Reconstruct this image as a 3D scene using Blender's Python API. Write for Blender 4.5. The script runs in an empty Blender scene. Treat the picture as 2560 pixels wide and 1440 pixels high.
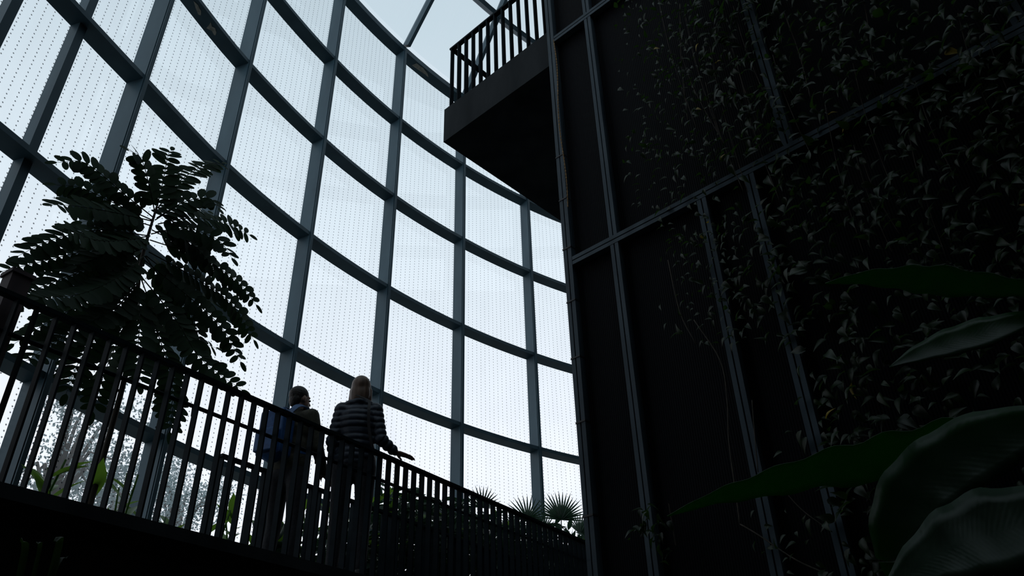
import bpy, bmesh, math, random
from mathutils import Vector, Matrix, Quaternion
random.seed(7)
S = bpy.context.scene
COL = S.collection

# ------------------------------------------------------------------ camera
F_PX, PITCH, ROLL = 1929.8, 0.56704, -0.03146          # focal length in px of a 2560 px wide frame
_f = Vector((0, math.cos(PITCH), math.sin(PITCH)))
_u = Vector((0, -math.sin(PITCH), math.cos(PITCH)))
_x = Vector((1, 0, 0))
CR = _x * math.cos(ROLL) + _u * math.sin(ROLL)
CU = -_x * math.sin(ROLL) + _u * math.cos(ROLL)
cam_d = bpy.data.cameras.new('camera')
cam_d.sensor_width = 36
cam_d.lens = F_PX / 2560 * 36
cam_d.clip_start, cam_d.clip_end = 0.02, 300
cam = bpy.data.objects.new('camera', cam_d)
COL.objects.link(cam)
cam.matrix_world = Matrix((CR, CU, -_f)).transposed().to_4x4()
S.camera = cam

# ------------------------------------------------------------------ sky, exposure
world = bpy.data.worlds.new('overcast_sky')
S.world = world
world.use_nodes = True
wn, wl = world.node_tree.nodes, world.node_tree.links
wn.clear()
w_out = wn.new('ShaderNodeOutputWorld'); w_bg = wn.new('ShaderNodeBackground')
w_tc = wn.new('ShaderNodeTexCoord'); w_sep = wn.new('ShaderNodeSeparateXYZ'); w_rmp = wn.new('ShaderNodeValToRGB')
wl.new(w_tc.outputs['Generated'], w_sep.inputs[0]); wl.new(w_sep.outputs['Z'], w_rmp.inputs[0])
wl.new(w_rmp.outputs[0], w_bg.inputs[0]); wl.new(w_bg.outputs[0], w_out.inputs[0])
els = w_rmp.color_ramp.elements
els[0].position = 0.0; els[0].color = (1.09, 1.10, 1.19, 1)
els[1].position = 1.0; els[1].color = (0.52, 0.63, 0.71, 1)
for p_, c_ in ((0.33, (1.08, 1.10, 1.19)), (0.58, (0.84, 0.93, 1.02)), (0.78, (0.63, 0.745, 0.83))):
    e = els.new(p_); e.color = (*c_, 1)
w_bg.inputs[1].default_value = 1.0
S.view_settings.view_transform = 'Standard'
S.view_settings.look = 'None'
S.view_settings.gamma = 1.0
S.view_settings.use_curve_mapping = False
S.view_settings.exposure = 0.0

# ------------------------------------------------------------------ helpers
def ray(x, y):
    return _f + CR * ((x - 1280) / F_PX) - CU * ((y - 720) / F_PX)
D2 = Vector((0.5263, 0.8503, 0)); N2 = Vector((-0.8503, 0.5263, 0))     # along / across the walkway
def rp(a, d, z):
    return D2 * a + N2 * d + Vector((0, 0, z))
def px(x, y, d):                    # point seen at a pixel, d metres across from the camera (walkway side)
    r = ray(x, y)
    return r * (d / r.dot(N2))
def pd(x, y, dist):
    return ray(x, y).normalized() * dist
GROUND = -1.6

class MB:
    def __init__(s): s.v = []; s.f = []; s.uv = {}
    def add(s, verts, faces):
        o = len(s.v); s.v += [tuple(v) for v in verts]; s.f += [tuple(i + o for i in f) for f in faces]
        return s
    def box(s, c, ax, ay, az):      # centre and three half-extent vectors
        c = Vector(c)
        vs = [c + ax * i + ay * j + az * k for k in (-1, 1) for j in (-1, 1) for i in (-1, 1)]
        fs = [(0, 2, 3, 1), (4, 5, 7, 6), (0, 1, 5, 4), (2, 6, 7, 3), (0, 4, 6, 2), (1, 3, 7, 5)]
        if ax.cross(ay).dot(az) < 0: fs = [tuple(reversed(f)) for f in fs]
        return s.add(vs, fs)
    def sweep(s, secs, closed=True, caps=True):   # list of equal-length sections
        n = len(secs[0]); vs = [p for q in secs for p in q]; fs = []
        for i in range(len(secs) - 1):
            for j in range(n if closed else n - 1):
                k = (j + 1) % n
                fs.append((i * n + j, i * n + k, (i + 1) * n + k, (i + 1) * n + j))
        if caps and closed:
            fs.append(tuple(reversed(range(n)))); m = (len(secs) - 1) * n
            fs.append(tuple(m + j for j in range(n)))
        return s.add(vs, fs)
    def tube(s, pts, rad, n=6):
        secs = []; pts = [Vector(p) for p in pts]
        for i, p in enumerate(pts):
            t = (pts[min(i + 1, len(pts) - 1)] - pts[max(i - 1, 0)]).normalized()
            a = t.cross(Vector((0.31, 0.17, 0.93))); a = a.normalized() if a.length > 1e-4 else t.orthogonal().normalized()
            b = t.cross(a)
            r = rad[i] if isinstance(rad, (list, tuple)) else rad
            secs.append([p + a * (r * math.cos(2 * math.pi * k / n)) + b * (r * math.sin(2 * math.pi * k / n)) for k in range(n)])
        return s.sweep(secs)
    def mesh(s, name, mat, smooth=False):
        me = bpy.data.meshes.new(name); me.from_pydata(s.v, [], s.f); me.update()
        if smooth: me.shade_smooth()
        if mat: me.materials.append(mat)
        return me
    def build(s, name, mat, parent=None, smooth=False):
        return link(name, s.mesh(name, mat, smooth), parent)
def link(name, me, parent=None, mw=None):
    o = bpy.data.objects.new(name, me); COL.objects.link(o)
    if parent is not None: o.parent = parent        # parents without rotation keep world coordinates through the inverse
    if parent is not None: o.matrix_parent_inverse = Matrix.Translation(parent.location).inverted()
    if mw is not None: o.matrix_basis = mw
    return o
def tag(o, label=None, cat=None, group=None, kind=None):
    for k, v in (('label', label), ('category', cat), ('group', group), ('kind', kind)):
        if v: o[k] = v
    return o
def empty(name, loc):
    o = bpy.data.objects.new(name, None); COL.objects.link(o); o.location = loc; o.empty_display_size = 0.1
    return o
def crom(pts, n):                   # smooth polyline through points
    P = [Vector(p) for p in pts]; P = [P[0] * 2 - P[1]] + P + [P[-1] * 2 - P[-2]]; out = []
    for i in range(1, len(P) - 2):
        for k in range(n):
            t = k / n; a, b, c, d = P[i - 1:i + 3]
            out.append(0.5 * (2 * b + (c - a) * t + (2 * a - 5 * b + 4 * c - d) * t * t + (3 * b - a - 3 * c + d) * t ** 3))
    return out + [P[-2]]

# ------------------------------------------------------------------ materials
def mat_new(name):
    m = bpy.data.materials.new(name); m.use_nodes = True
    return m, m.node_tree.nodes, m.node_tree.links, m.node_tree.nodes['Principled BSDF']
def noisy(name, c0, c1, scale=6, rough=0.6, bump=0.0, spec=0.5, stretch=(1, 1, 1), detail=5, metallic=0.0, sss=None):
    m, n, l, p = mat_new(name)
    tc = n.new('ShaderNodeTexCoord'); mp = n.new('ShaderNodeMapping'); mp.inputs['Scale'].default_value = stretch
    nz = n.new('ShaderNodeTexNoise'); nz.inputs['Scale'].default_value = scale; nz.inputs['Detail'].default_value = detail
    cr = n.new('ShaderNodeValToRGB'); cr.color_ramp.elements[0].position = 0.35; cr.color_ramp.elements[1].position = 0.68
    cr.color_ramp.elements[0].color = (*c0, 1); cr.color_ramp.elements[1].color = (*c1, 1)
    l.new(tc.outputs['Object'], mp.inputs[0]); l.new(mp.outputs[0], nz.inputs[0]); l.new(nz.outputs[0], cr.inputs[0])
    l.new(cr.outputs[0], p.inputs['Base Color'])
    p.inputs['Roughness'].default_value = rough; p.inputs['Specular IOR Level'].default_value = spec
    p.inputs['Metallic'].default_value = metallic
    if bump:
        b = n.new('ShaderNodeBump'); b.inputs['Strength'].default_value = bump; b.inputs['Distance'].default_value = 0.02
        l.new(nz.outputs[0], b.inputs['Height']); l.new(b.outputs[0], p.inputs['Normal'])
    return m
def leafmat(name, c0, c1, rough=0.4, trans=0.35, tcol=None, scale=4, spec=0.5):
    m, n, l, p = mat_new(name)
    oi = n.new('ShaderNodeObjectInfo'); tc = n.new('ShaderNodeTexCoord'); nz = n.new('ShaderNodeTexNoise'); nz.inputs['Scale'].default_value = scale
    ad = n.new('ShaderNodeMath'); ad.operation = 'ADD'; sb = n.new('ShaderNodeMath'); sb.operation = 'MULTIPLY_ADD'
    l.new(tc.outputs['Object'], nz.inputs[0])
    sb.inputs[1].default_value = 0.7; sb.inputs[2].default_value = -0.35; l.new(oi.outputs['Random'], sb.inputs[0])
    l.new(nz.outputs[0], ad.inputs[0]); l.new(sb.outputs[0], ad.inputs[1])
    cr = n.new('ShaderNodeValToRGB'); cr.color_ramp.elements[0].position = 0.2; cr.color_ramp.elements[1].position = 0.8
    cr.color_ramp.elements[0].color = (*c0, 1); cr.color_ramp.elements[1].color = (*c1, 1)
    l.new(ad.outputs[0], cr.inputs[0]); l.new(cr.outputs[0], p.inputs['Base Color'])
    p.inputs['Roughness'].default_value = rough; p.inputs['Specular IOR Level'].default_value = spec
    if trans:
        tr = n.new('ShaderNodeBsdfTranslucent'); mx = n.new('ShaderNodeMixShader'); mx.inputs[0].default_value = trans
        tr.inputs[0].default_value = (*(tcol or c1), 1)
        out = n['Material Output']
        l.new(p.outputs[0], mx.inputs[1]); l.new(tr.outputs[0], mx.inputs[2]); l.new(mx.outputs[0], out.inputs[0])
    return m
M = {}
M['frame'] = noisy('painted_steel', (0.045, 0.092, 0.122), (0.065, 0.125, 0.16), 3, 0.5, spec=0.25, stretch=(1, 1, 0.35))
M['groove'] = noisy('dark_gasket', (0.015, 0.02, 0.025), (0.03, 0.035, 0.04), 5, 0.7)
M['rail'] = noisy('dark_rail_paint', (0.006, 0.012, 0.016), (0.012, 0.021, 0.028), 8, 0.7, spec=0.06)
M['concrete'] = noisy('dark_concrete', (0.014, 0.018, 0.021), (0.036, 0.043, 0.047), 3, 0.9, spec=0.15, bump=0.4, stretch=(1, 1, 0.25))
M['soil'] = noisy('soil', (0.008, 0.007, 0.006), (0.02, 0.017, 0.013), 9, 0.95, 0.6)
M['darkwall'] = noisy('dark_wall', (0.02, 0.022, 0.024), (0.035, 0.038, 0.04), 2, 0.9)
M['stud'] = noisy('galvanised_stud', (0.040, 0.064, 0.084), (0.072, 0.106, 0.132), 7, 0.55, spec=0.25, stretch=(1, 1, 0.3))
M['bark'] = noisy('bark', (0.03, 0.025, 0.02), (0.07, 0.055, 0.04), 12, 0.9, 0.5, stretch=(1, 1, 0.2))
M['patch'] = noisy('bare_primer', (0.30, 0.28, 0.24), (0.55, 0.52, 0.46), 20, 0.8)
M['wood'] = noisy('aged_timber', (0.05, 0.035, 0.04), (0.10, 0.07, 0.075), 9, 0.8, 0.2, stretch=(1, 1, 0.1))
M['tie'] = noisy('black_tie', (0.01, 0.01, 0.012), (0.02, 0.02, 0.022), 9, 0.5)
M['brass'] = noisy('tarnished_brass', (0.14, 0.08, 0.03), (0.32, 0.19, 0.07), 40, 0.5, metallic=0.6)
M['rock_wall'] = noisy('render_wall', (0.05, 0.053, 0.055), (0.09, 0.093, 0.095), 2, 0.9)
M['asphalt'] = noisy('wet_ground', (0.05, 0.06, 0.05), (0.09, 0.10, 0.09), 1, 0.9)
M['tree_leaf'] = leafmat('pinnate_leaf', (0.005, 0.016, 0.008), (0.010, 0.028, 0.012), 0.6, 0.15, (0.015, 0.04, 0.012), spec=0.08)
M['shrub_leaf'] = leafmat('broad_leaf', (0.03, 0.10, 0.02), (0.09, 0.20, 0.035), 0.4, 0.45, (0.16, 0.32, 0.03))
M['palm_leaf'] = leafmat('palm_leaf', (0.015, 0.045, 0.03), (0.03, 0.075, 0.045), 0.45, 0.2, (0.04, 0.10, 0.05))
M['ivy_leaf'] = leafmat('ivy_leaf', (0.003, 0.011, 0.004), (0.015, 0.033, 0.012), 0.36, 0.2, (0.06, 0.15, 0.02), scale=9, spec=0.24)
M['ivy_yellow'] = leafmat('yellowed_ivy_leaf', (0.28, 0.20, 0.02), (0.42, 0.30, 0.03), 0.5, 0.3, (0.4, 0.3, 0.03), scale=9)
M['ivy_stem'] = noisy('vine_stem', (0.05, 0.045, 0.035), (0.10, 0.08, 0.06), 20, 0.8)
M['hazed_leaf'] = leafmat('hazed_tree_leaf', (0.26, 0.36, 0.38), (0.42, 0.52, 0.55), 0.8, 0.3, (0.35, 0.45, 0.45), spec=0.1)  # haze put into the leaf colour: pale and bluish

def striped_leaf(name, c0, c1, tcol, trans):      # big leaf blade with fine veins running obliquely from the midrib
    m, n, l, p = mat_new(name)
    uv = n.new('ShaderNodeUVMap'); uv.uv_map = 'blade'
    sx = n.new('ShaderNodeSeparateXYZ'); l.new(uv.outputs[0], sx.inputs[0])
    ab = n.new('ShaderNodeMath'); ab.operation = 'ABSOLUTE'; l.new(sx.outputs[1], ab.inputs[0])
    cb = n.new('ShaderNodeMath'); cb.operation = 'MULTIPLY_ADD'; cb.inputs[1].default_value = -0.55; l.new(ab.outputs[0], cb.inputs[0]); l.new(sx.outputs[0], cb.inputs[2])
    sn = n.new('ShaderNodeMath'); sn.operation = 'MULTIPLY'; sn.inputs[1].default_value = 420; l.new(cb.outputs[0], sn.inputs[0])
    s2 = n.new('ShaderNodeMath'); s2.operation = 'SINE'; l.new(sn.outputs[0], s2.inputs[0])
    nz = n.new('ShaderNodeTexNoise'); nz.inputs['Scale'].default_value = 14
    ad = n.new('ShaderNodeMath'); ad.operation = 'MULTIPLY_ADD'; ad.inputs[1].default_value = 0.035; l.new(s2.outputs[0], ad.inputs[0]); l.new(nz.outputs[0], ad.inputs[2])
    cr = n.new('ShaderNodeValToRGB'); cr.color_ramp.elements[0].position = 0.3; cr.color_ramp.elements[1].position = 0.75
    cr.color_ramp.elements[0].color = (*c0, 1); cr.color_ramp.elements[1].color = (*c1, 1)
    l.new(ad.outputs[0], cr.inputs[0]); l.new(cr.outputs[0], p.inputs['Base Color'])
    bp = n.new('ShaderNodeBump'); bp.inputs['Strength'].default_value = 0.035; bp.inputs['Distance'].default_value = 0.002
    l.new(s2.outputs[0], bp.inputs['Height']); l.new(bp.outputs[0], p.inputs['Normal'])
    p.inputs['Roughness'].default_value = 0.36; p.inputs['Specular IOR Level'].default_value = 0.35
    tr = n.new('ShaderNodeBsdfTranslucent'); tr.inputs[0].default_value = (*tcol, 1)
    mx = n.new('ShaderNodeMixShader'); mx.inputs[0].default_value = trans
    l.new(p.outputs[0], mx.inputs[1]); l.new(tr.outputs[0], mx.inputs[2]); l.new(mx.outputs[0], n['Material Output'].inputs[0])
    return m
M['ginger'] = striped_leaf('ginger_leaf', (0.02, 0.055, 0.028), (0.04, 0.085, 0.05), (0.035, 0.28, 0.02), 0.5)

def glassmat(name, dots):
    m, n, l, p = mat_new(name); n.remove(p); out = n['Material Output']
    tr = n.new('ShaderNodeBsdfTransparent'); tr.inputs[0].default_value = (0.93, 0.965, 0.97, 1)
    tl = n.new('ShaderNodeBsdfTranslucent'); tl.inputs[0].default_value = (0.9, 0.95, 0.97, 1)
    gl = n.new('ShaderNodeBsdfGlossy'); gl.inputs['Roughness'].default_value = 0.02
    uv = n.new('ShaderNodeUVMap'); uv.uv_map = 'metres'
    mp = n.new('ShaderNodeMapping'); mp.inputs['Scale'].default_value = (5, 0.7, 1); l.new(uv.outputs[0], mp.inputs[0])
    n1 = n.new('ShaderNodeTexNoise'); n1.inputs['Scale'].default_value = 1.0; n1.inputs['Detail'].default_value = 3; l.new(mp.outputs[0], n1.inputs[0])
    n2 = n.new('ShaderNodeTexNoise'); n2.inputs['Scale'].default_value = 1.6; n2.inputs['Detail'].default_value = 4; l.new(uv.outputs[0], n2.inputs[0])
    mu = n.new('ShaderNodeMath'); mu.operation = 'MULTIPLY'; l.new(n1.outputs[0], mu.inputs[0]); l.new(n2.outputs[0], mu.inputs[1])
    rg = n.new('ShaderNodeMapRange'); rg.inputs[1].default_value = 0.12; rg.inputs[2].default_value = 0.42; rg.inputs[3].default_value = 0.05; rg.inputs[4].default_value = 0.16
    l.new(mu.outputs[0], rg.inputs[0])
    m1 = n.new('ShaderNodeMixShader'); l.new(rg.outputs[0], m1.inputs[0]); l.new(tr.outputs[0], m1.inputs[1]); l.new(tl.outputs[0], m1.inputs[2])
    fr = n.new('ShaderNodeFresnel'); fr.inputs[0].default_value = 1.45
    m2 = n.new('ShaderNodeMixShader'); l.new(fr.outputs[0], m2.inputs[0]); l.new(m1.outputs[0], m2.inputs[1]); l.new(gl.outputs[0], m2.inputs[2])
    last = m2
    if dots:                         # printed bird-protection dots on a regular lattice
        sx = n.new('ShaderNodeSeparateXYZ'); l.new(uv.outputs[0], sx.inputs[0])
        def ax(i, step):
            dv = n.new('ShaderNodeMath'); dv.operation = 'DIVIDE'; dv.inputs[1].default_value = step; l.new(sx.outputs[i], dv.inputs[0])
            fx = n.new('ShaderNodeMath'); fx.operation = 'FRACT'; l.new(dv.outputs[0], fx.inputs[0])
            sb = n.new('ShaderNodeMath'); sb.operation = 'SUBTRACT'; sb.inputs[1].default_value = 0.5; l.new(fx.outputs[0], sb.inputs[0])
            ml = n.new('ShaderNodeMath'); ml.operation = 'MULTIPLY'; ml.inputs[1].default_value = step; l.new(sb.outputs[0], ml.inputs[0])
            sq = n.new('ShaderNodeMath'); sq.operation = 'POWER'; sq.inputs[1].default_value = 2; 
            ab = n.new('ShaderNodeMath'); ab.operation = 'ABSOLUTE'; l.new(ml.outputs[0], ab.inputs[0]); l.new(ab.outputs[0], sq.inputs[0])
            return sq
        a, b = ax(0, 0.098), ax(1, 0.0535)
        ad = n.new('ShaderNodeMath'); ad.operation = 'ADD'; l.new(a.outputs[0], ad.inputs[0]); l.new(b.outputs[0], ad.inputs[1])
        lt = n.new('ShaderNodeMath'); lt.operation = 'LESS_THAN'; lt.inputs[1].default_value = 0.0079 ** 2; l.new(ad.outputs[0], lt.inputs[0])
        df = n.new('ShaderNodeBsdfDiffuse'); df.inputs[0].default_value = (0.10, 0.15, 0.20, 1)
        am = n.new('ShaderNodeMath'); am.operation = 'MULTIPLY'; am.inputs[1].default_value = 0.82; l.new(lt.outputs[0], am.inputs[0])
        m3 = n.new('ShaderNodeMixShader'); l.new(am.outputs[0], m3.inputs[0]); l.new(m2.outputs[0], m3.inputs[1]); l.new(df.outputs[0], m3.inputs[2])
        last = m3
    l.new(last.outputs[0], out.inputs[0])
    return m
M['glass'] = glassmat('dotted_glass', True)
M['roofglass'] = glassmat('roof_glass', False)

def ribbed(name):
    m, n, l, p = mat_new(name)
    uv = n.new('ShaderNodeUVMap'); uv.uv_map = 'metres'; sx = n.new('ShaderNodeSeparateXYZ'); l.new(uv.outputs[0], sx.inputs[0])
    ml = n.new('ShaderNodeMath'); ml.operation = 'MULTIPLY'; ml.inputs[1].default_value = 2 * math.pi / 0.017; l.new(sx.outputs[0], ml.inputs[0])
    sn = n.new('ShaderNodeMath'); sn.operation = 'SINE'; l.new(ml.outputs[0], sn.inputs[0])
    bp = n.new('ShaderNodeBump'); bp.inputs['Strength'].default_value = 0.35; bp.inputs['Distance'].default_value = 0.003; l.new(sn.outputs[0], bp.inputs['Height']); l.new(bp.outputs[0], p.inputs['Normal'])
    p.inputs['Base Color'].default_value = (0.004, 0.005, 0.007, 1); p.inputs['Roughness'].default_value = 0.7; p.inputs['Specular IOR Level'].default_value = 0.08
    return m
M['mesh_panel'] = ribbed('black_ribbed_panel')

# ------------------------------------------------------------------ glazed wall: plan and rows
GS = 1.5
plan = {1: (-2.744, 3.362), 2: (-2.597, 3.868), 3: (-2.311, 4.804), 4: (-1.855, 5.809), 5: (-1.27, 6.751), 6: (-0.561, 7.605), 7: (0.269, 8.374)}
_d = Vector((math.sin(math.radians(16)), math.cos(math.radians(16))))
plan[0] = tuple(Vector(plan[1]) - _d * 0.437)
for k in (-1,): plan[k] = tuple(Vector(plan[k + 1]) - _d * 1.09)
for k, a in ((8, 54.8), (9, 62.4), (10, 70.0)):
    plan[k] = tuple(Vector(plan[k - 1]) + Vector((math.sin(math.radians(a)), math.cos(math.radians(a)))) * 1.11)
KEYS = list(range(-1, 11))
PL = {k: Vector((plan[k][0], plan[k][1], 0)) * GS for k in KEYS}
ROWS = [7.994, 6.77, 5.573, 4.355, 3.151, 1.953, 0.75, -0.45]
RZ = [z * GS for z in ROWS] + [GROUND]
SEG = 5
pathpts = crom([PL[k] for k in KEYS], SEG)
def pnorm(i):
    t = (pathpts[min(i + 1, len(pathpts) - 1)] - pathpts[max(i - 1, 0)]).normalized()
    return Vector((-t.y, t.x, 0))
def kidx(k): return (k - KEYS[0]) * SEG
GLASS_OFF = 0.25
wall_left = tag(empty('wall_left', (PL[3].x, PL[3].y, GROUND)), 'tall curved glazed facade in dark steel frame with dotted panes', kind='structure')
UP = Vector((0, 0, 1))
ztop = RZ[0] + 0.03
for k in KEYS:
    i = kidx(k); p = pathpts[i]; nn = pnorm(i); t = Vector((nn.y, -nn.x, 0))
    mb = MB(); zc, hz = (ztop + GROUND) / 2, (ztop - GROUND) / 2
    if k in (0, 1):                  # slimmer bars set behind the transoms
        mb.box(p + nn * 0.185 + UP * zc, t * 0.045, nn * 0.06, UP * hz)
        mb.build('mullion', M['frame'], wall_left)
    else:
        mb.box(p + nn * 0.006 + UP * zc, t * 0.024, nn * 0.006, UP * hz)
        mb.box(p + nn * 0.135 + UP * zc, t * 0.030, nn * 0.115, UP * hz)
        o = mb.build('mullion', M['frame'], wall_left)
        g = MB(); g.box(p + nn * 0.016 + UP * zc, t * 0.017, nn * 0.006, UP * hz)
        g.build('gasket', M['groove'], o)
for r in range(8):
    for k in KEYS[:-1]:
        i0, i1 = kidx(k), kidx(k + 1); secs = []
        h = 0.06 if r else 0.12
        for i in range(i0, i1 + 1):
            p, nn = pathpts[i], pnorm(i)
            secs.append([p + nn * o + UP * (RZ[r] + z) for o, z in ((0.03, 0), (0.25, 0), (0.25, h), (0.03, h))])
        MB().sweep(secs).build('transom', M['frame'], wall_left)
for r in range(8):
    z1, z0 = RZ[r], RZ[r + 1] + 0.06
    for k in KEYS[:-1]:
        i0, i1 = kidx(k), kidx(k + 1); me = MB(); acc = 0; us = []; vs = []
        for i in range(i0, i1 + 1):
            p = pathpts[i] + pnorm(i) * GLASS_OFF
            if vs: acc += (p - vs[-1]).length
            vs.append(p); us.append(acc)
        n = len(vs)
        me.add([p + UP * z0 for p in vs] + [p + UP * z1 for p in vs], [(j, j + 1, n + j + 1, n + j) for j in range(n - 1)])
        o = me.build('pane', M['glass'], wall_left, True)
        uvl = o.data.uv_layers.new(name='metres'); sc = round(acc / 0.098) * 0.098 / acc
        for lp in o.data.loops:
            v = lp.vertex_index; j = v % n
            uvl.data[lp.index].uv = (us[j] * sc + (r * 17 + k * 5) * 0.098 * 3, (z0 if v < n else z1) - GROUND + 0.0535 * 40 * (k + 4))
# paint lost from two transoms
def patch(pts3, parent):
    c = sum(pts3, Vector()) / len(pts3); mb = MB()
    lo = [p - UP * 0.004 for p in pts3]
    mb.sweep([pts3, lo]); mb.build('bare_patch', M['patch'], parent)
def under(x, y, z):
    r = ray(x, y); return r * (z / r.z)
tr_objs = [o for o in COL.objects if o.name.startswith('transom')]
def find_transom(r, k): return tr_objs[r * (len(KEYS) - 1) + (k - KEYS[0])]
zz = RZ[2] - 0.001
patch([under(x, y, zz) for x, y in ((516, 70), (523, 62), (527, 55), (530, 66), (538, 70), (541, 80), (539, 88), (535, 87), (530, 77))], find_transom(2, 2))
patch([under(x, y, zz) for x, y in ((484, 2), (495, 12), (503, 28), (502, 38), (496, 36), (490, 22))], find_transom(2, 2))
zz = RZ[0] - 0.001
patch([under(x, y, zz) for x, y in ((1030, 163), (1041, 158), (1058, 170), (1069, 184), (1071, 193), (1062, 185), (1048, 176))], find_transom(0, 5))

# ------------------------------------------------------------------ roof glazing
ceiling = tag(empty('ceiling', (PL[5].x, PL[5].y, RZ[0])), 'steep glazed roof of steel rafters above the curved facade', kind='structure')
RISE = math.radians(58); RL = [0, 1.85, 3.7, 5.55]
def roofpt(i, s):
    nn = pnorm(i); return pathpts[i] - nn * (s * math.cos(RISE)) + UP * (RZ[0] + 0.12 + s * math.sin(RISE))
for k in KEYS:
    if k in (0, 1): continue
    i = kidx(k); nn = pnorm(i); t = Vector((nn.y, -nn.x, 0)); a, b = roofpt(i, 0), roofpt(i, RL[-1])
    ax = (b - a).normalized(); up = ax.cross(t)
    MB().box((a + b) / 2, t * 0.035, up * 0.085, ax * ((b - a).length / 2)).build('rafter', M['frame'], ceiling)
for j in range(1, 4):
    for k in KEYS[:-1]:
        secs = []
        for i in range(kidx(k), kidx(k + 1) + 1):
            nn = pnorm(i); ax = (-nn * math.cos(RISE) + UP * math.sin(RISE)); up = nn * math.sin(RISE) + UP * math.cos(RISE)
            p = roofpt(i, RL[j]); secs.append([p + ax * a_ + up * b_ for a_, b_ in ((-0.05, -0.09), (0.05, -0.09), (0.05, 0.07), (-0.05, 0.07))])
        MB().sweep(secs).build('purlin', M['frame'], ceiling)
for j in range(3):
    for k in KEYS[:-1]:
        ii = list(range(kidx(k), kidx(k + 1) + 1)); n = len(ii)
        up = UP * 0.085
        o = MB().add([roofpt(i, RL[j]) + up for i in ii] + [roofpt(i, RL[j + 1]) + up for i in ii], [(q, q + 1, n + q + 1, n + q) for q in range(n - 1)]).build('pane', M['roofglass'], ceiling, True)
        uvl = o.data.uv_layers.new(name='metres')
        for lp in o.data.loops:
            v = lp.vertex_index; uvl.data[lp.index].uv = ((v % n) * 0.33 + k * 1.7, (v // n) * 1.85 + j * 2)
# flat inner part of the roof: unseen glazing added to brighten the hall, with deep beams
zc = roofpt(kidx(5), RL[-1]).z + 0.05
inner = [roofpt(i, RL[-1]) for i in range(0, len(pathpts), SEG)]
SKY_Y = -3.95
def flat(name, poly, mat, th):
    n = len(poly)
    return MB().add(poly + [p + UP * th for p in poly], [tuple(range(n)), tuple(n + q for q in reversed(range(n)))] + [(q, n + q, n + (q + 1) % n, (q + 1) % n) for q in range(n)]).build(name, mat, ceiling)
poly = [Vector((p.x, p.y, zc)) for p in inner] + [Vector((14, inner[-1].y, zc)), Vector((14, SKY_Y, zc)), Vector((-6.6, SKY_Y, zc)), Vector((-6.6, inner[0].y, zc))]
n = len(poly)
sk = MB().add(poly, [tuple(range(n))]).build('fill_skylight', M['roofglass'], ceiling)
sk.data.uv_layers.new(name='metres')
for x in (-1.0, 2.0, 5.0, 8.0, 11.0):
    MB().box(Vector((x, 4.0, zc - 0.25)), Vector((0.12, 0, 0)), Vector((0, 7.9, 0)), UP * 0.2).build('roof_beam', M['frame'], ceiling)

# ------------------------------------------------------------------ ground and the closed sides of the hall
def slab(name, poly, z0, z1, mat, parent=None):
    n = len(poly); vs = [Vector((x, y, z0)) for x, y in poly] + [Vector((x, y, z1)) for x, y in poly]
    fs = [tuple(reversed(range(n))), tuple(range(n, 2 * n))] + [(i, (i + 1) % n, n + (i + 1) % n, n + i) for i in range(n)]
    return MB().add(vs, fs).build(name, mat, parent)
fl = [(p.x, p.y) for p in (pathpts[i] + pnorm(i) * 0.3 for i in range(0, len(pathpts), SEG))]
tag(slab('floor', [(-6.6, -4)] + fl + [(14, fl[-1][1]), (14, -4)], GROUND - 0.3, GROUND, M['soil']), 'dark planted ground of the hall', kind='structure')
tag(slab('ground_outside', [(-90, -60), (90, -60), (90, 120), (-90, 120)], GROUND - 0.6, GROUND - 0.31, M['asphalt']), 'open ground outside the facade', kind='structure')
def wallbox(name, a, b, th, z0, z1, mat):
    a, b = Vector((*a, 0)), Vector((*b, 0)); t = (b - a).normalized(); n = Vector((-t.y, t.x, 0))
    return MB().box((a + b) / 2 + UP * (z0 + z1) / 2, t * ((b - a).length / 2), n * th / 2, UP * (z1 - z0) / 2).build(name, mat)
wb = tag(wallbox('wall_back', (-6.6, -4.1), (14, -4.1), 0.2, GROUND, 10.5, M['darkwall']), 'dark rendered wall closing the hall, with unseen glazing added on top to brighten it', kind='structure')
for k in range(7):  # unseen glazing added above the wall to light the hall from behind
    x0, x1 = -6.6 + k * 20.6 / 7, -6.6 + (k + 1) * 20.6 / 7
    o = MB().add([(x0, -4.1, 10.5), (x1, -4.1, 10.5), (x1, -4.1, zc), (x0, -4.1, zc)], [(0, 1, 2, 3)]).build('pane', M['roofglass'], wb); o.data.uv_layers.new(name='metres')
    MB().box(Vector((x0, -4.1, (10.5 + zc) / 2)), Vector((0.05, 0, 0)), Vector((0, 0.08, 0)), UP * ((zc - 10.5) / 2)).build('mullion', M['frame'], wb)
tag(wallbox('wall_corner', (-6.0, -4.0), (PL[-1].x - 0.22, PL[-1].y), 0.2, GROUND, zc, M['darkwall']), 'dark unseen wall beside the facade, lengthened to cut light', kind='structure')  # unseen wall, runs on in place of glazing to dim the right side
tag(wallbox('wall_side', (14.1, -4), (14.1, 16), 0.2, GROUND, zc, M['darkwall']), 'dark side wall of the hall', kind='structure')
tag(wallbox('wall_far', (PL[10].x, PL[10].y + 0.2), (14, PL[10].y + 0.2), 0.2, GROUND, zc, M['darkwall']), 'dark wall past the tower', kind='structure')

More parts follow.
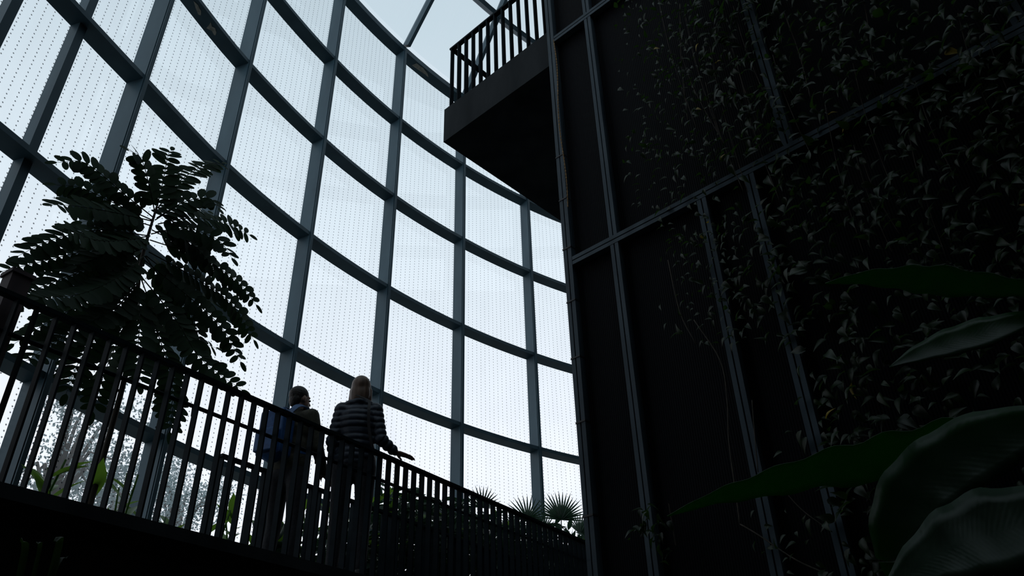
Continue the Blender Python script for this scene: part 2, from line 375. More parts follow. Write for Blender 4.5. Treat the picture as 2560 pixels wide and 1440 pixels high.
# ------------------------------------------------------------------ stair tower on the right: ribbed black panels between steel studs
P0 = Vector((-0.667, 6.118, 0)); DW = Vector((0.742, -0.670, 0)).normalized(); NW = Vector((-DW.y, DW.x, 0))
def wp(u, w, z): return P0 + DW * u + NW * w + UP * z
def onwall(x, y, w=0.0):
    r = ray(x, y); t = (P0.dot(NW) + w) / r.dot(NW); p = r * t
    return (p - P0).dot(DW), p.z
wall_right = tag(empty('wall_right', wp(3.5, 0, GROUND)), 'black ribbed panel wall of the tower framed by steel studs', kind='structure')
U0, U1 = 1.478, 7.6
MB().box(wp((U0 + U1) / 2 + 0.02, 2.3, (GROUND + zc) / 2), DW * ((U1 - U0) / 2 - 0.02), NW * 2.2, UP * (zc - GROUND) / 2).build('core', M['darkwall'], wall_right)
BEAMS = [0.57, 3.463, 6.09, 8.98, 11.87]
levels = [GROUND] + BEAMS + [zc]
ST = {0: [1.968, 2.73, 3.10, 4.80, 6.2], 1: [1.968, 2.73, 3.10, 4.80, 6.2], 2: [1.968, 3.405, 4.80, 6.2], 3: [1.968, 3.405, 4.80, 6.2], 4: [1.968, 3.405, 4.80, 6.2], 5: [1.968, 3.405, 4.80, 6.2]}
def twin(name, u, z0, z1, half=0.0365, parent=wall_right):
    mb = MB(); g = 0.005; w_ = (half * 2 - 2 * g) / 2
    for s in (-1, 1):
        mb.box(wp(u + s * (g + w_ / 2), 0.02, (z0 + z1) / 2), DW * (w_ / 2), NW * 0.03, UP * (z1 - z0) / 2)
    mb.box(wp(u, 0.035, (z0 + z1) / 2), DW * half, NW * 0.014, UP * (z1 - z0) / 2)
    return mb.build(name, M['stud'], parent)
post = twin('corner_post', U0 + 0.04, GROUND, zc, 0.04)
for z in [onwall(1400, y)[1] for y in (392, 505, 632, 768, 912, 1075, 1310)]:
    MB().box(wp(U0 + 0.04, 0.015, z), DW * 0.043, NW * 0.03 , UP * 0.006).build('cable_tie', M['tie'], post)
for i in range(len(levels) - 1):
    z0, z1 = levels[i], levels[i + 1]
    us = [U0 + 0.04] + ST[i] + [U1]
    for u in ST[i]: twin('stud', u, z0 + 0.04, z1 - 0.04)
    for a, b in zip(us[:-1], us[1:]):
        o = MB().box(wp((a + b) / 2, 0.07, (z0 + z1) / 2), DW * ((b - a) / 2 - 0.02), NW * 0.012, UP * ((z1 - z0) / 2 - 0.02)).build('panel', M['mesh_panel'], wall_right)
        uvl = o.data.uv_layers.new(name='metres')
        for lp in o.data.loops:
            c = o.data.vertices[lp.vertex_index].co; uvl.data[lp.index].uv = ((c - P0).dot(DW), c.z)
for z in BEAMS:
    mb = MB(); um = (U0 + 0.085 + U1) / 2; hu = (U1 - U0 - 0.085) / 2
    for s in (-1, 1): mb.box(wp(um, 0.018, z + s * 0.0215), DW * hu, NW * 0.03, UP * 0.0165)
    mb.box(wp(um, 0.035, z), DW * hu, NW * 0.014, UP * 0.036)
    mb.build('beam', M['stud'], wall_right)
# hanging bead chain beside the corner post
ch = MB(); c0 = onwall(1389, 105); c1 = onwall(1424, 520); nb = 110
for i in range(nb):
    t = i / (nb - 1); u = c0[0] + (c1[0] - c0[0]) * t + 0.015 * math.sin(t * 9); z = c0[1] + (c1[1] - c0[1]) * t
    c = wp(u, -0.03, z); L = 0.011; a = Vector((0.007, 0, 0)) if i % 2 else Vector((0, 0.007, 0)); b = Vector((0, 0.004, 0)) if i % 2 else Vector((0.004, 0, 0))
    ch.sweep([[c + UP * (L * s) + (a * math.cos(q * math.pi / 3) + b * math.sin(q * math.pi / 3)) * r_ for q in range(6)] for s, r_ in ((-1, 0.35), (-0.4, 1), (0.4, 1), (1, 0.35))])
tag(ch.build('hanging_chain', M['brass']), 'thin brass bead chain hanging beside the tower corner post', 'chain')

# ------------------------------------------------------------------ railings
def bar_mesh(name, h, ta, tp, da, dp, mat):       # upright flat bar with its base at the origin
    return MB().box(Vector((0, 0, h / 2)), da * ta / 2, dp * tp / 2, UP * h / 2).mesh(name, mat)
def railing(name, label, origin, da, dp, length, start, step, h, mat, handrail=None, ends=True):
    o = tag(empty(name, origin), label, 'railing')
    MB().box(origin + da * (start + length / 2) + UP * (h - 0.0125), da * (length / 2 + 0.02), dp * 0.027, UP * 0.0125).build('top_rail', mat, o)
    bm_ = bar_mesh('baluster', h - 0.025, 0.012, 0.05, da, dp, mat)
    n = int(length / step) + 1
    for i in range(n):
        link('baluster', bm_, o, Matrix.Translation(origin + da * (start + i * step)))
    if handrail:
        zc_, off = handrail
        hr = MB().tube([origin + da * (start + length * q / 4) + dp * off + UP * zc_ for q in range(5)], 0.014, 8).build('handrail', mat, o, True)
        for q in range(1, int(length)):
            b = origin + da * (start + q * 1.11 + 0.35) + UP * zc_
            MB().tube([b + UP * -0.07, b + dp * off * 0.9 + UP * -0.07, b + dp * off + UP * -0.01], 0.007, 6).build('bracket', mat, hr)
    return o
ZD, ZR, DR, DF = 1.31, 2.31, 4.175, 5.225
r0 = ray(604, 984); a_ph = (r0 * (ZR / r0.z)).dot(D2); STEP = 0.111
a_start = a_ph - STEP * 26
r1 = ray(552, 1138); a_far = (r1 * (ZR / r1.z)).dot(D2)
near_rail = railing('railing', 'dark flat-bar railing along the near edge of the walkway with handrail', rp(a_start, DR, ZD), D2, N2, 9.9, 0, STEP, ZR - ZD, M['rail'], (2.116 - ZD, 0.06))
far_rail = railing('railing', 'dark flat-bar railing behind the two people, on the planted side of the walkway', rp(a_start, DF, ZD), D2, N2, 9.9 - (a_far - a_start), a_far - a_start, STEP, ZR - ZD, M['rail'])

# ------------------------------------------------------------------ raised walkway and planting bed
def rslab(name, a0, a1, d0, d1, z0, z1, mat):
    return MB().box(rp((a0 + a1) / 2, (d0 + d1) / 2, (z0 + z1) / 2), D2 * (a1 - a0) / 2, N2 * (d1 - d0) / 2, UP * (z1 - z0) / 2).build(name, mat)
A0, A1 = a_start - 1.2, a_start + 10.4
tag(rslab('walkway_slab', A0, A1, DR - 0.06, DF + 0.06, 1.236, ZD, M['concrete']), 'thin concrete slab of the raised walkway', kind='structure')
tag(rslab('wall_lightblock', A0, A1, DR + 0.35, DR + 0.55, GROUND, 1.235, M['rock_wall']), 'dark wall added under the walkway to block light', kind='structure')  # added to keep facade light out from under the deck
bed = [ (rp(A0, DF + 0.07, 0).x, rp(A0, DF + 0.07, 0).y), (rp(A1, DF + 0.07, 0).x, rp(A1, DF + 0.07, 0).y) ]
gl_in = [pathpts[i] - pnorm(i) * 0.06 for i in range(kidx(8), kidx(-1) - 1, -2)]
tag(slab('planting_bed', [bed[0], bed[1]] + [(p.x, p.y) for p in gl_in], 0.9, 1.28, M['soil']), 'soil of the raised bed between walkway and facade', kind='structure')
pq = px(20, 760, DR + 0.14); pa = pq.dot(D2); pz = px(20, 684, DR + 0.14).z
MBp = MB().box(rp(pa, DR + 0.14, (ZD + pz) / 2), D2 * 0.055, N2 * 0.055, UP * (pz - ZD) / 2)
MBp.box(rp(pa, DR + 0.14, pz + 0.008), D2 * 0.066, N2 * 0.066, UP * 0.012)
tag(MBp.build('timber_post', M['wood']), 'square timber post standing behind the railing at the left edge', 'post')

# ------------------------------------------------------------------ balcony high on the tower
B_T, B_B = 6.319, 5.833
bal = tag(empty('balcony', wp(0.7, 1.7, B_B)), 'concrete balcony slab jutting from the tower side, seen from below', 'balcony')
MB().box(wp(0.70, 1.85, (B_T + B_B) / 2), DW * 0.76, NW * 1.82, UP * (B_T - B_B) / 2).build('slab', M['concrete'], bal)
brail = tag(empty('railing', wp(0, 0.08, B_T)), 'dark flat-bar railing around the edge of the high balcony', 'railing')
hB = 1.0
MB().box(wp(0.74, 0.08, B_T + hB - 0.0125), DW * 0.765, NW * 0.027, UP * 0.0125).build('top_rail', M['rail'], brail)
MB().box(wp(0.0, 1.86, B_T + hB - 0.0125), DW * 0.027, NW * 1.75, UP * 0.0125).build('top_rail', M['rail'], brail)
bm1 = bar_mesh('baluster', hB - 0.025, 0.014, 0.05, DW, NW, M['rail']); bm2 = bar_mesh('baluster', hB - 0.025, 0.014, 0.05, NW, DW, M['rail'])
for i in range(13): link('baluster', bm1, brail, Matrix.Translation(wp(0.0 + i * 0.1165, 0.08, B_T)))
for i in range(1, 31): link('baluster', bm2, brail, Matrix.Translation(wp(0.0, 0.08 + i * 0.1165, B_T)))

# ------------------------------------------------------------------ people
def capsule(mb, p0, p1, r0, r1, n=14, flat=None):     # tapered capsule; flat = (axis, factor) squeezes its section
    p0, p1 = Vector(p0), Vector(p1); t = (p1 - p0); L = t.length; t.normalize()
    a = t.orthogonal().normalized(); b = t.cross(a); secs = []
    for q in range(1, 5):
        th = math.pi / 2 * q / 4; secs.append((p0 - t * (r0 * math.cos(th)), r0 * math.sin(th)))
    for q in range(3, -1, -1):
        th = math.pi / 2 * q / 4 + 0.02; secs.append((p1 + t * (r1 * math.cos(th)), r1 * math.sin(th)))
    out = []
    for c, r in secs:
        ring = []
        for k in range(n):
            v = a * (r * math.cos(2 * math.pi * k / n)) + b * (r * math.sin(2 * math.pi * k / n))
            if flat: v = v - flat[0] * (v.dot(flat[0]) * (1 - flat[1]))
            ring.append(c + v)
        out.append(ring)
    mb.sweep(out)
def ellipsoid(mb, c, ax, ay, az, n=16, m=10):
    c = Vector(c); secs = []
    for i in range(1, m):
        th = math.pi * i / m
        secs.append([c - az * math.cos(th) + (ax * math.cos(2 * math.pi * k / n) + ay * math.sin(2 * math.pi * k / n)) * math.sin(th) for k in range(n)])
    mb.sweep(secs)
def fuse(name, mb, mat, voxel, parent=None, smooth=2, disp=None):
    me = mb.mesh(name + '_raw', None); o = bpy.data.objects.new('tmp', me); COL.objects.link(o)
    md = o.modifiers.new('r', 'REMESH'); md.mode = 'VOXEL'; md.voxel_size = voxel; md.adaptivity = 0
    bpy.context.view_layer.update()
    ev = o.evaluated_get(bpy.context.evaluated_depsgraph_get()); nm = bpy.data.meshes.new_from_object(ev)
    bpy.data.objects.remove(o)
    bm = bmesh.new(); bm.from_mesh(nm)
    for _ in range(smooth): bmesh.ops.smooth_vert(bm, verts=bm.verts, factor=0.5, use_axis_x=True, use_axis_y=True, use_axis_z=True)
    if disp:
        bm.normal_update(); mv = [(v, v.normal * disp(v.co)) for v in bm.verts]
        for v, d in mv: v.co += d
    bm.to_mesh(nm); bm.free(); nm.shade_smooth(); nm.materials.clear(); nm.materials.append(mat); nm.name = name
    return link(name, nm, parent)
M['skin'] = noisy('skin', (0.30, 0.17, 0.12), (0.38, 0.23, 0.17), 30, 0.5)
M['puffer'] = noisy('quilted_nylon', (0.012, 0.022, 0.04), (0.022, 0.036, 0.06), 20, 0.55)
M['olive'] = noisy('olive_cloth', (0.045, 0.045, 0.03), (0.075, 0.072, 0.05), 60, 0.85, 0.1)
M['bluepack'] = noisy('blue_nylon', (0.01, 0.07, 0.22), (0.02, 0.12, 0.34), 25, 0.5)
M['darkcloth'] = noisy('dark_trousers', (0.015, 0.017, 0.022), (0.03, 0.033, 0.04), 40, 0.9)
M['hair_fair'] = noisy('fair_hair', (0.10, 0.06, 0.04), (0.22, 0.14, 0.10), 30, 0.5, 0.3, stretch=(1, 1, 0.08))
M['hair_dark'] = noisy('dark_hair', (0.012, 0.01, 0.009), (0.03, 0.024, 0.02), 60, 0.6, 0.4)
M['shoe'] = noisy('dark_shoe', (0.02, 0.02, 0.02), (0.05, 0.045, 0.04), 30, 0.6)
M['strap'] = noisy('black_webbing', (0.01, 0.01, 0.012), (0.02, 0.02, 0.024), 50, 0.7)

def hand(mb, w, fwd, side, up, spread=0.12, curl=0.15, left=False):   # palm and five fingers; side points to the thumb
    palm_c = w + fwd * 0.05
    capsule(mb, w, w + fwd * 0.035, 0.026, 0.03, flat=(up, 0.62))
    capsule(mb, palm_c - side * 0.018 - fwd * 0.012, palm_c - side * 0.02 + fwd * 0.035, 0.026, 0.022, flat=(up, 0.55))
    capsule(mb, palm_c + side * 0.018 - fwd * 0.012, palm_c + side * 0.018 + fwd * 0.038, 0.026, 0.022, flat=(up, 0.55))
    for i, ln in enumerate((0.072, 0.082, 0.077, 0.06)):
        off = (1.5 - i) * 0.0195; b = palm_c + fwd * (0.045 - 0.004 * abs(i - 1)) + side * off
        d = (fwd + side * ((1.5 - i) * spread * 0.5)).normalized()
        k1 = b + d * ln * 0.45 - up * (curl * 0.012); k2 = k1 + (d - up * curl).normalized() * ln * 0.32; k3 = k2 + (d - up * curl * 2).normalized() * ln * 0.26
        capsule(mb, b, k1, 0.0098, 0.0092, 8); capsule(mb, k1, k2, 0.0092, 0.0086, 8); capsule(mb, k2, k3, 0.0086, 0.0075, 8)
    tb = w + fwd * 0.025 + side * 0.028; t1 = tb + (fwd * 0.7 + side * 0.75 - up * 0.35).normalized() * 0.036; t2 = t1 + (fwd * 0.95 + side * 0.35 - up * 0.4).normalized() * 0.03
    capsule(mb, tb, t1, 0.0135, 0.011, 8); capsule(mb, t1, t2, 0.011, 0.009, 8)

def person(foot, fdir, H, sh, elbL, wriL, elbR, wriR, handL, handR, headdir, woman):
    """foot on the deck, fdir = facing direction; joints in (right, forward, up) metres from the foot at 1.72 m body height"""
    K = H / 1.72; f = Vector((fdir[0], fdir[1], 0)).normalized(); r = Vector((f.y, -f.x, 0))
    def L(x, y, z): return foot + (r * x + f * y) * K + UP * (z * K)
    J = {'hipL': L(-0.09, 0, 0.90), 'hipR': L(0.09, 0, 0.90), 'kneeL': L(-0.10, 0.03, 0.48), 'kneeR': L(0.10, 0.02, 0.48), 'ankL': L(-0.105, -0.02, 0.075), 'ankR': L(0.105, -0.02, 0.075),
         'shL': L(-sh, -0.01, 1.40), 'shR': L(sh, -0.01, 1.40), 'neck': L(0, -0.01, 1.45), 'head': L(0, 0.03, 1.60),
         'elbL': L(*elbL), 'elbR': L(*elbR), 'wriL': L(*wriL), 'wriR': L(*wriR)}
    hd = Vector((headdir[0], headdir[1], 0)).normalized(); hr = Vector((hd.y, -hd.x, 0))
    return f, r, L, J, hd, hr, K
def body_mesh(name, J, L, f, r, hd, hr, K, handL, handR):
    mb = MB()
    for s in ('L', 'R'):
        capsule(mb, J['hip' + s], J['knee' + s], 0.078 * K, 0.052 * K); capsule(mb, J['knee' + s], J['ank' + s], 0.052 * K, 0.034 * K)
        capsule(mb, J['ank' + s] - UP * 0.035 - f * 0.03, J['ank' + s] - UP * 0.04 + f * 0.14, 0.034, 0.028)
        capsule(mb, J['sh' + s], J['elb' + s], 0.047 * K, 0.037 * K); capsule(mb, J['elb' + s], J['wri' + s], 0.037 * K, 0.026 * K)
    ellipsoid(mb, L(0, 0, 0.95), r * 0.16 * K, f * 0.105 * K, UP * 0.14 * K); ellipsoid(mb, L(0, 0, 1.12), r * 0.13 * K, f * 0.095 * K, UP * 0.17 * K)
    ellipsoid(mb, L(0, 0, 1.29), r * 0.16 * K, f * 0.105 * K, UP * 0.17 * K); capsule(mb, J['shL'] - UP * 0.02, J['shR'] - UP * 0.02, 0.044 * K, 0.044 * K)
    capsule(mb, L(0, -0.015, 1.40), L(0, 0.015, 1.53), 0.055 * K, 0.05 * K)
    h = J['head']
    ellipsoid(mb, h + UP * 0.03 * K - hd * 0.012, hr * 0.074 * K, hd * 0.094 * K, UP * 0.092 * K)          # skull
    ellipsoid(mb, h - UP * 0.035 * K + hd * 0.025, hr * 0.058 * K, hd * 0.066 * K, UP * 0.078 * K)         # face and jaw
    capsule(mb, h + hd * 0.088 * K + UP * 0.012, h + hd * 0.104 * K - UP * 0.018, 0.008, 0.012, 8)          # nose
    capsule(mb, h + hd * 0.083 * K - UP * 0.05 - hr * 0.018, h + hd * 0.083 * K - UP * 0.05 + hr * 0.018, 0.007, 0.007, 8)   # lips
    for s in (-1, 1):
        ellipsoid(mb, h + hr * (0.074 * K * s) - hd * 0.005 - UP * 0.005, hr * 0.010, hd * 0.018, UP * 0.032, 8, 6)           # ears
        capsule(mb, h + hd * 0.078 * K + UP * 0.028 + hr * 0.015 * s, h + hd * 0.07 * K + UP * 0.03 + hr * 0.045 * s, 0.008, 0.007, 8)   # brow
    hand(mb, J['wriL'], *handL); hand(mb, J['wriR'], *handR)
    o = fuse(name, mb, M['skin'], 0.0068, smooth=1)
    for s in (-1, 1):
        e = MB(); ellipsoid(e, h + hd * 0.079 * K + UP * 0.008 + hr * 0.031 * s, hr * 0.012, hd * 0.010, UP * 0.009, 10, 6); e.build('eye', M['strap'], o, True)
    return o
def trousers(J, L, f, r, K, parent):
    mb = MB()
    for s in ('L', 'R'):
        capsule(mb, J['hip' + s], J['knee' + s], 0.092 * K, 0.066 * K); capsule(mb, J['knee' + s], J['ank' + s] + UP * 0.03, 0.066 * K, 0.052 * K)
    ellipsoid(mb, L(0, 0, 0.95), r * 0.175 * K, f * 0.118 * K, UP * 0.14 * K)
    fuse('trousers', mb, M['darkcloth'], 0.014, parent)
    for s in ('L', 'R'):
        sb = MB(); a = J['ank' + s]; capsule(sb, a - UP * 0.03 - f * 0.035, a - UP * 0.034 + f * 0.15, 0.042, 0.036); capsule(sb, a, a - UP * 0.02, 0.042, 0.045)
        sb.box(a - UP * 0.068 + f * 0.055, r * 0.04, f * 0.13, UP * 0.006)
        fuse('shoe', sb, M['shoe'], 0.01, parent, 1)

# woman in the quilted jacket, right forearm out over the rail
fw = px(905, 940, 4.415); fw.z = ZD + 0.002; Hw = px(905, 940, 4.415).z - ZD - 0.012
view_w = Vector((fw.x, fw.y, 0)).normalized()
fd = (Matrix.Rotation(math.radians(-6), 3, 'Z') @ view_w)
hr_up = Vector((0.05, -0.1, 1)).normalized()
vr = Vector((view_w.y, -view_w.x, 0))
hf = (vr * 0.95 + view_w * 0.12 - UP * 0.22).normalized(); hs = (view_w * 0.9 - vr * 0.1).normalized(); hu = hs.cross(hf) * -1
if hu.z < 0: hu = -hu
args = person(fw, fd, Hw, 0.140, (-0.19, -0.04, 1.11), (-0.165, 0.10, 0.92), (0.205, -0.04, 1.13), (0.325, 0.03, 1.045), None, None, (fd.x, fd.y), True)
f_, r_, L_, J_, hd_, hr_, K_ = args
dn = (f_ * 0.5 - UP * 0.85).normalized()
woman = body_mesh('person', J_, L_, f_, r_, hd_, hr_, K_, (dn, f_ * 0.5 + r_ * 0.8, -r_, 0.1, 0.4), (hf, hs, hu, 0.1, 0.12))
tag(woman, 'person with long fair hair in a dark quilted jacket, hand out over the rail', 'person')
trousers(J_, L_, f_, r_, K_, woman)
mb = MB()
ellipsoid(mb, L_(0, 0, 0.98), r_ * 0.175 * K_, f_ * 0.13 * K_, UP * 0.14 * K_); ellipsoid(mb, L_(0, 0, 1.12), r_ * 0.155 * K_, f_ * 0.125 * K_, UP * 0.18 * K_)
ellipsoid(mb, L_(0, -0.005, 1.28), r_ * 0.175 * K_, f_ * 0.13 * K_, UP * 0.18 * K_); capsule(mb, J_['shL'] - UP * 0.02, J_['shR'] - UP * 0.02, 0.068 * K_, 0.068 * K_)
capsule(mb, L_(-0.06, 0, 1.44), L_(0.06, 0, 1.44), 0.068 * K_, 0.068 * K_); ellipsoid(mb, L_(0, -0.005, 1.47), r_ * 0.078 * K_, f_ * 0.082 * K_, UP * 0.06 * K_)
for s in ('L', 'R'):
    capsule(mb, J_['sh' + s], J_['elb' + s], 0.066 * K_, 0.056 * K_); capsule(mb, J_['elb' + s], J_['wri' + s], 0.056 * K_, 0.042 * K_)
def segt(p, a, b):
    ab = b - a; t = max(0, min(1, (p - a).dot(ab) / ab.length_squared)); return (p - (a + ab * t)).length, t * ab.length
def quilt(p):
    best = None
    for s in ('L', 'R'):
        d1, t1 = segt(p, J_['sh' + s], J_['elb' + s]); d2, t2 = segt(p, J_['elb' + s], J_['wri' + s])
        if d2 < 0.075 * K_ and d2 < d1: best = t2 + (J_['elb' + s] - J_['sh' + s]).length
        elif d1 < 0.08 * K_ and abs((p - L_(0, 0, 0)).dot(r_)) > 0.155 * K_: best = t1 + 0.02
    q = best if best is not None else (p.z - ZD)
    return 0.015 * abs(math.sin(math.pi * q / 0.056)) ** 0.55 - 0.012
jk = fuse('jacket', mb, M['puffer'], 0.0085, woman, 3, quilt)
mb = MB(); h = J_['head']
ellipsoid(mb, h + UP * 0.036 * K_ - f_ * 0.014, r_ * 0.086 * K_, f_ * 0.104 * K_, UP * 0.098 * K_)
ellipsoid(mb, h - UP * 0.05 * K_ - f_ * 0.045, r_ * 0.086 * K_, f_ * 0.068 * K_, UP * 0.13 * K_)
for q in range(-4, 5):
    x = q * 0.021
    capsule(mb, h + r_ * x * 0.85 - f_ * (0.05 - 0.05 * abs(q) / 4) + UP * 0.0, h + r_ * x * 1.12 - f_ * (0.095 - 0.05 * abs(q) / 4) - UP * (0.185 + 0.012 * ((q * 7) % 3)), 0.03, 0.011, 8)
fuse('hair', mb, M['hair_fair'], 0.0095, woman, 2)
sb = MB(); pts = [L_(-0.02, -0.10, 1.50), L_(0.085, -0.125, 1.44), L_(0.098, -0.168, 1.34), L_(0.105, -0.168, 1.22), L_(0.13, -0.155, 1.08), L_(0.165, -0.13, 0.98)]
secs = [[p - r_ * 0.012, p + r_ * 0.012, p + r_ * 0.012 - f_ * 0.006, p - r_ * 0.012 - f_ * 0.006] for p in crom(pts, 4)]
sb.sweep(secs).build('bag_strap', M['strap'], woman)

# man with the blue backpack, head turned to the right
fm = px(750, 966, 4.90); Hm = fm.z - ZD - 0.010; fm.z = ZD + 0.002
view_m = Vector((fm.x, fm.y, 0)).normalized()
fd = Matrix.Rotation(math.radians(-38), 3, 'Z') @ view_m; hdm = Matrix.Rotation(math.radians(-58), 3, 'Z') @ view_m
args = person(fm, fd, Hm, 0.175, (-0.24, 0.04, 1.11), (-0.20, 0.22, 0.98), (0.245, 0.03, 1.11), (0.21, 0.20, 0.96), None, None, (hdm.x, hdm.y), False)
f_, r_, L_, J_, hd_, hr_, K_ = args
fwd_h = (f_ * 0.8 - UP * 0.3).normalized()
man = body_mesh('person', J_, L_, f_, r_, hd_, hr_, K_, (fwd_h, r_, UP, 0.1, 0.5), (fwd_h, -r_, UP, 0.1, 0.5))
tag(man, 'bearded person with short dark hair in an olive jacket, wearing a blue backpack', 'person')
trousers(J_, L_, f_, r_, K_, man)
mb = MB()
ellipsoid(mb, L_(0, 0, 0.98), r_ * 0.185 * K_, f_ * 0.13 * K_, UP * 0.13 * K_); ellipsoid(mb, L_(0, 0, 1.14), r_ * 0.175 * K_, f_ * 0.125 * K_, UP * 0.2 * K_)
ellipsoid(mb, L_(0, 0, 1.29), r_ * 0.195 * K_, f_ * 0.13 * K_, UP * 0.17 * K_); capsule(mb, J_['shL'], J_['shR'], 0.07 * K_, 0.07 * K_)
capsule(mb, L_(-0.05, 0, 1.43), L_(0.05, 0, 1.43), 0.062 * K_, 0.062 * K_); ellipsoid(mb, L_(0, 0, 1.47), r_ * 0.07 * K_, f_ * 0.075 * K_, UP * 0.045 * K_)
for s in ('L', 'R'):
    capsule(mb, J_['sh' + s], J_['elb' + s], 0.07 * K_, 0.056 * K_); capsule(mb, J_['elb' + s], J_['wri' + s], 0.056 * K_, 0.042 * K_)
fuse('jacket', mb, M['olive'], 0.010, man, 2)
mb = MB(); h = J_['head']
ellipsoid(mb, h + UP * 0.045 * K_ - hd_ * 0.02, hr_ * 0.081 * K_, hd_ * 0.094 * K_, UP * 0.088 * K_); ellipsoid(mb, h - UP * 0.01 - hd_ * 0.055 * K_, hr_ * 0.068 * K_, hd_ * 0.05 * K_, UP * 0.07 * K_)
fuse('hair', mb, M['hair_dark'], 0.009, man, 1)
mb = MB(); ellipsoid(mb, h - UP * 0.075 * K_ + hd_ * 0.045, hr_ * 0.062 * K_, hd_ * 0.054 * K_, UP * 0.05 * K_)
fuse('beard', mb, M['hair_dark'], 0.009, man, 1)
# backpack on his back
bp = tag(empty('backpack', L_(0, -0.24, 0.98)), 'blue backpack worn by the person with short dark hair', 'backpack')
mb = MB(); bc = L_(0, -0.235, 1.18); br = r_ * 1.0
ellipsoid(mb, bc + UP * 0.10 * K_, r_ * 0.14 * K_, f_ * 0.09 * K_, UP * 0.15 * K_); ellipsoid(mb, bc - UP * 0.08 * K_, r_ * 0.15 * K_, f_ * 0.105 * K_, UP * 0.17 * K_)
mb.box(bc, r_ * 0.125 * K_, f_ * 0.085 * K_, UP * 0.2 * K_)
fuse('main_bag', mb, M['bluepack'], 0.012, bp, 5)
mb = MB(); mb.box(bc - UP * 0.09 * K_ - f_ * 0.115 * K_, r_ * 0.10 * K_, f_ * 0.03 * K_, UP * 0.10 * K_); fuse('front_pocket', mb, M['bluepack'], 0.010, bp, 4)
for s in (-1, 1):
    pts = [bc + r_ * 0.075 * s + UP * 0.205 + f_ * 0.05, L_(0.085 * s, -0.10, 1.475), L_(0.092 * s, 0.0, 1.502), L_(0.10 * s, 0.09, 1.46), L_(0.115 * s, 0.148, 1.34), L_(0.125 * s, 0.14, 1.18), L_(0.19 * s, 0.04, 1.08), L_(0.15 * s, -0.15, 1.05)]
    cp = crom(pts, 4); secs = []
    for q, p in enumerate(cp):
        t = (cp[min(q + 1, len(cp) - 1)] - cp[max(q - 1, 0)]).normalized(); nrm = (p - L_(0, 0, min(1.36, (p.z - ZD) / K_))).normalized(); wv = t.cross(nrm).normalized() * 0.024
        secs.append([p - wv, p + wv, p + wv + nrm * 0.01, p - wv + nrm * 0.01])
    MB().sweep(secs).build('shoulder_strap', M['bluepack'], bp)
MB().tube([bc + r_ * -0.03 + UP * 0.215 + f_ * 0.05, bc + UP * 0.25 + f_ * 0.06, bc + r_ * 0.03 + UP * 0.215 + f_ * 0.05], 0.008, 6).build('grab_loop', M['strap'], bp)

# ------------------------------------------------------------------ leaf shapes
def blade(name, mat, prof, fold=0.12, droop=0.0, seg=None, thick=0.0):   # flat blade along +Y, unit length, width along X, folded and drooping
    mb = MB(); n = len(prof)
    for i, w in enumerate(prof):
        t = i / (n - 1); z = -droop * t * t
        mb.v += [(-w, t, z + fold * w), (0, t, z), (w, t, z + fold * w)]
    for i in range(n - 1):
        a = i * 3; mb.f += [(a, a + 1, a + 4, a + 3), (a + 1, a + 2, a + 5, a + 4)]
    return mb.mesh(name, mat, True)
LM = {'leaflet': blade('leaflet', M['tree_leaf'], [0.05, 0.19, 0.24, 0.25, 0.24, 0.19, 0.08], 0.12, 0.06),
      'ivy': blade('ivy_leaf', M['ivy_leaf'], [0.04, 0.21, 0.27, 0.24, 0.16, 0.075, 0.0], 0.45, 0.5),
      'ivyy': blade('ivy_leaf', M['ivy_yellow'], [0.04, 0.21, 0.27, 0.24, 0.16, 0.075, 0.0], 0.45, 0.5),
      'broad': blade('leaf', M['shrub_leaf'], [0.015, 0.10, 0.15, 0.165, 0.15, 0.10, 0.045, 0.0], 0.25, 0.28),
      'finger': blade('segment', M['palm_leaf'], [0.012, 0.026, 0.032, 0.028, 0.016, 0.0], 0.9, 0.06)}
def basis(y, z, s, p):               # matrix that lays a blade along y with face normal near z
    y = y.normalized(); x = y.cross(z); x = x.normalized() if x.length > 1e-5 else y.orthogonal().normalized(); zz = x.cross(y)
    m = Matrix((x, y, zz)).transposed().to_4x4() @ Matrix.Diagonal((s, s, s, 1)); m.translation = p
    return m

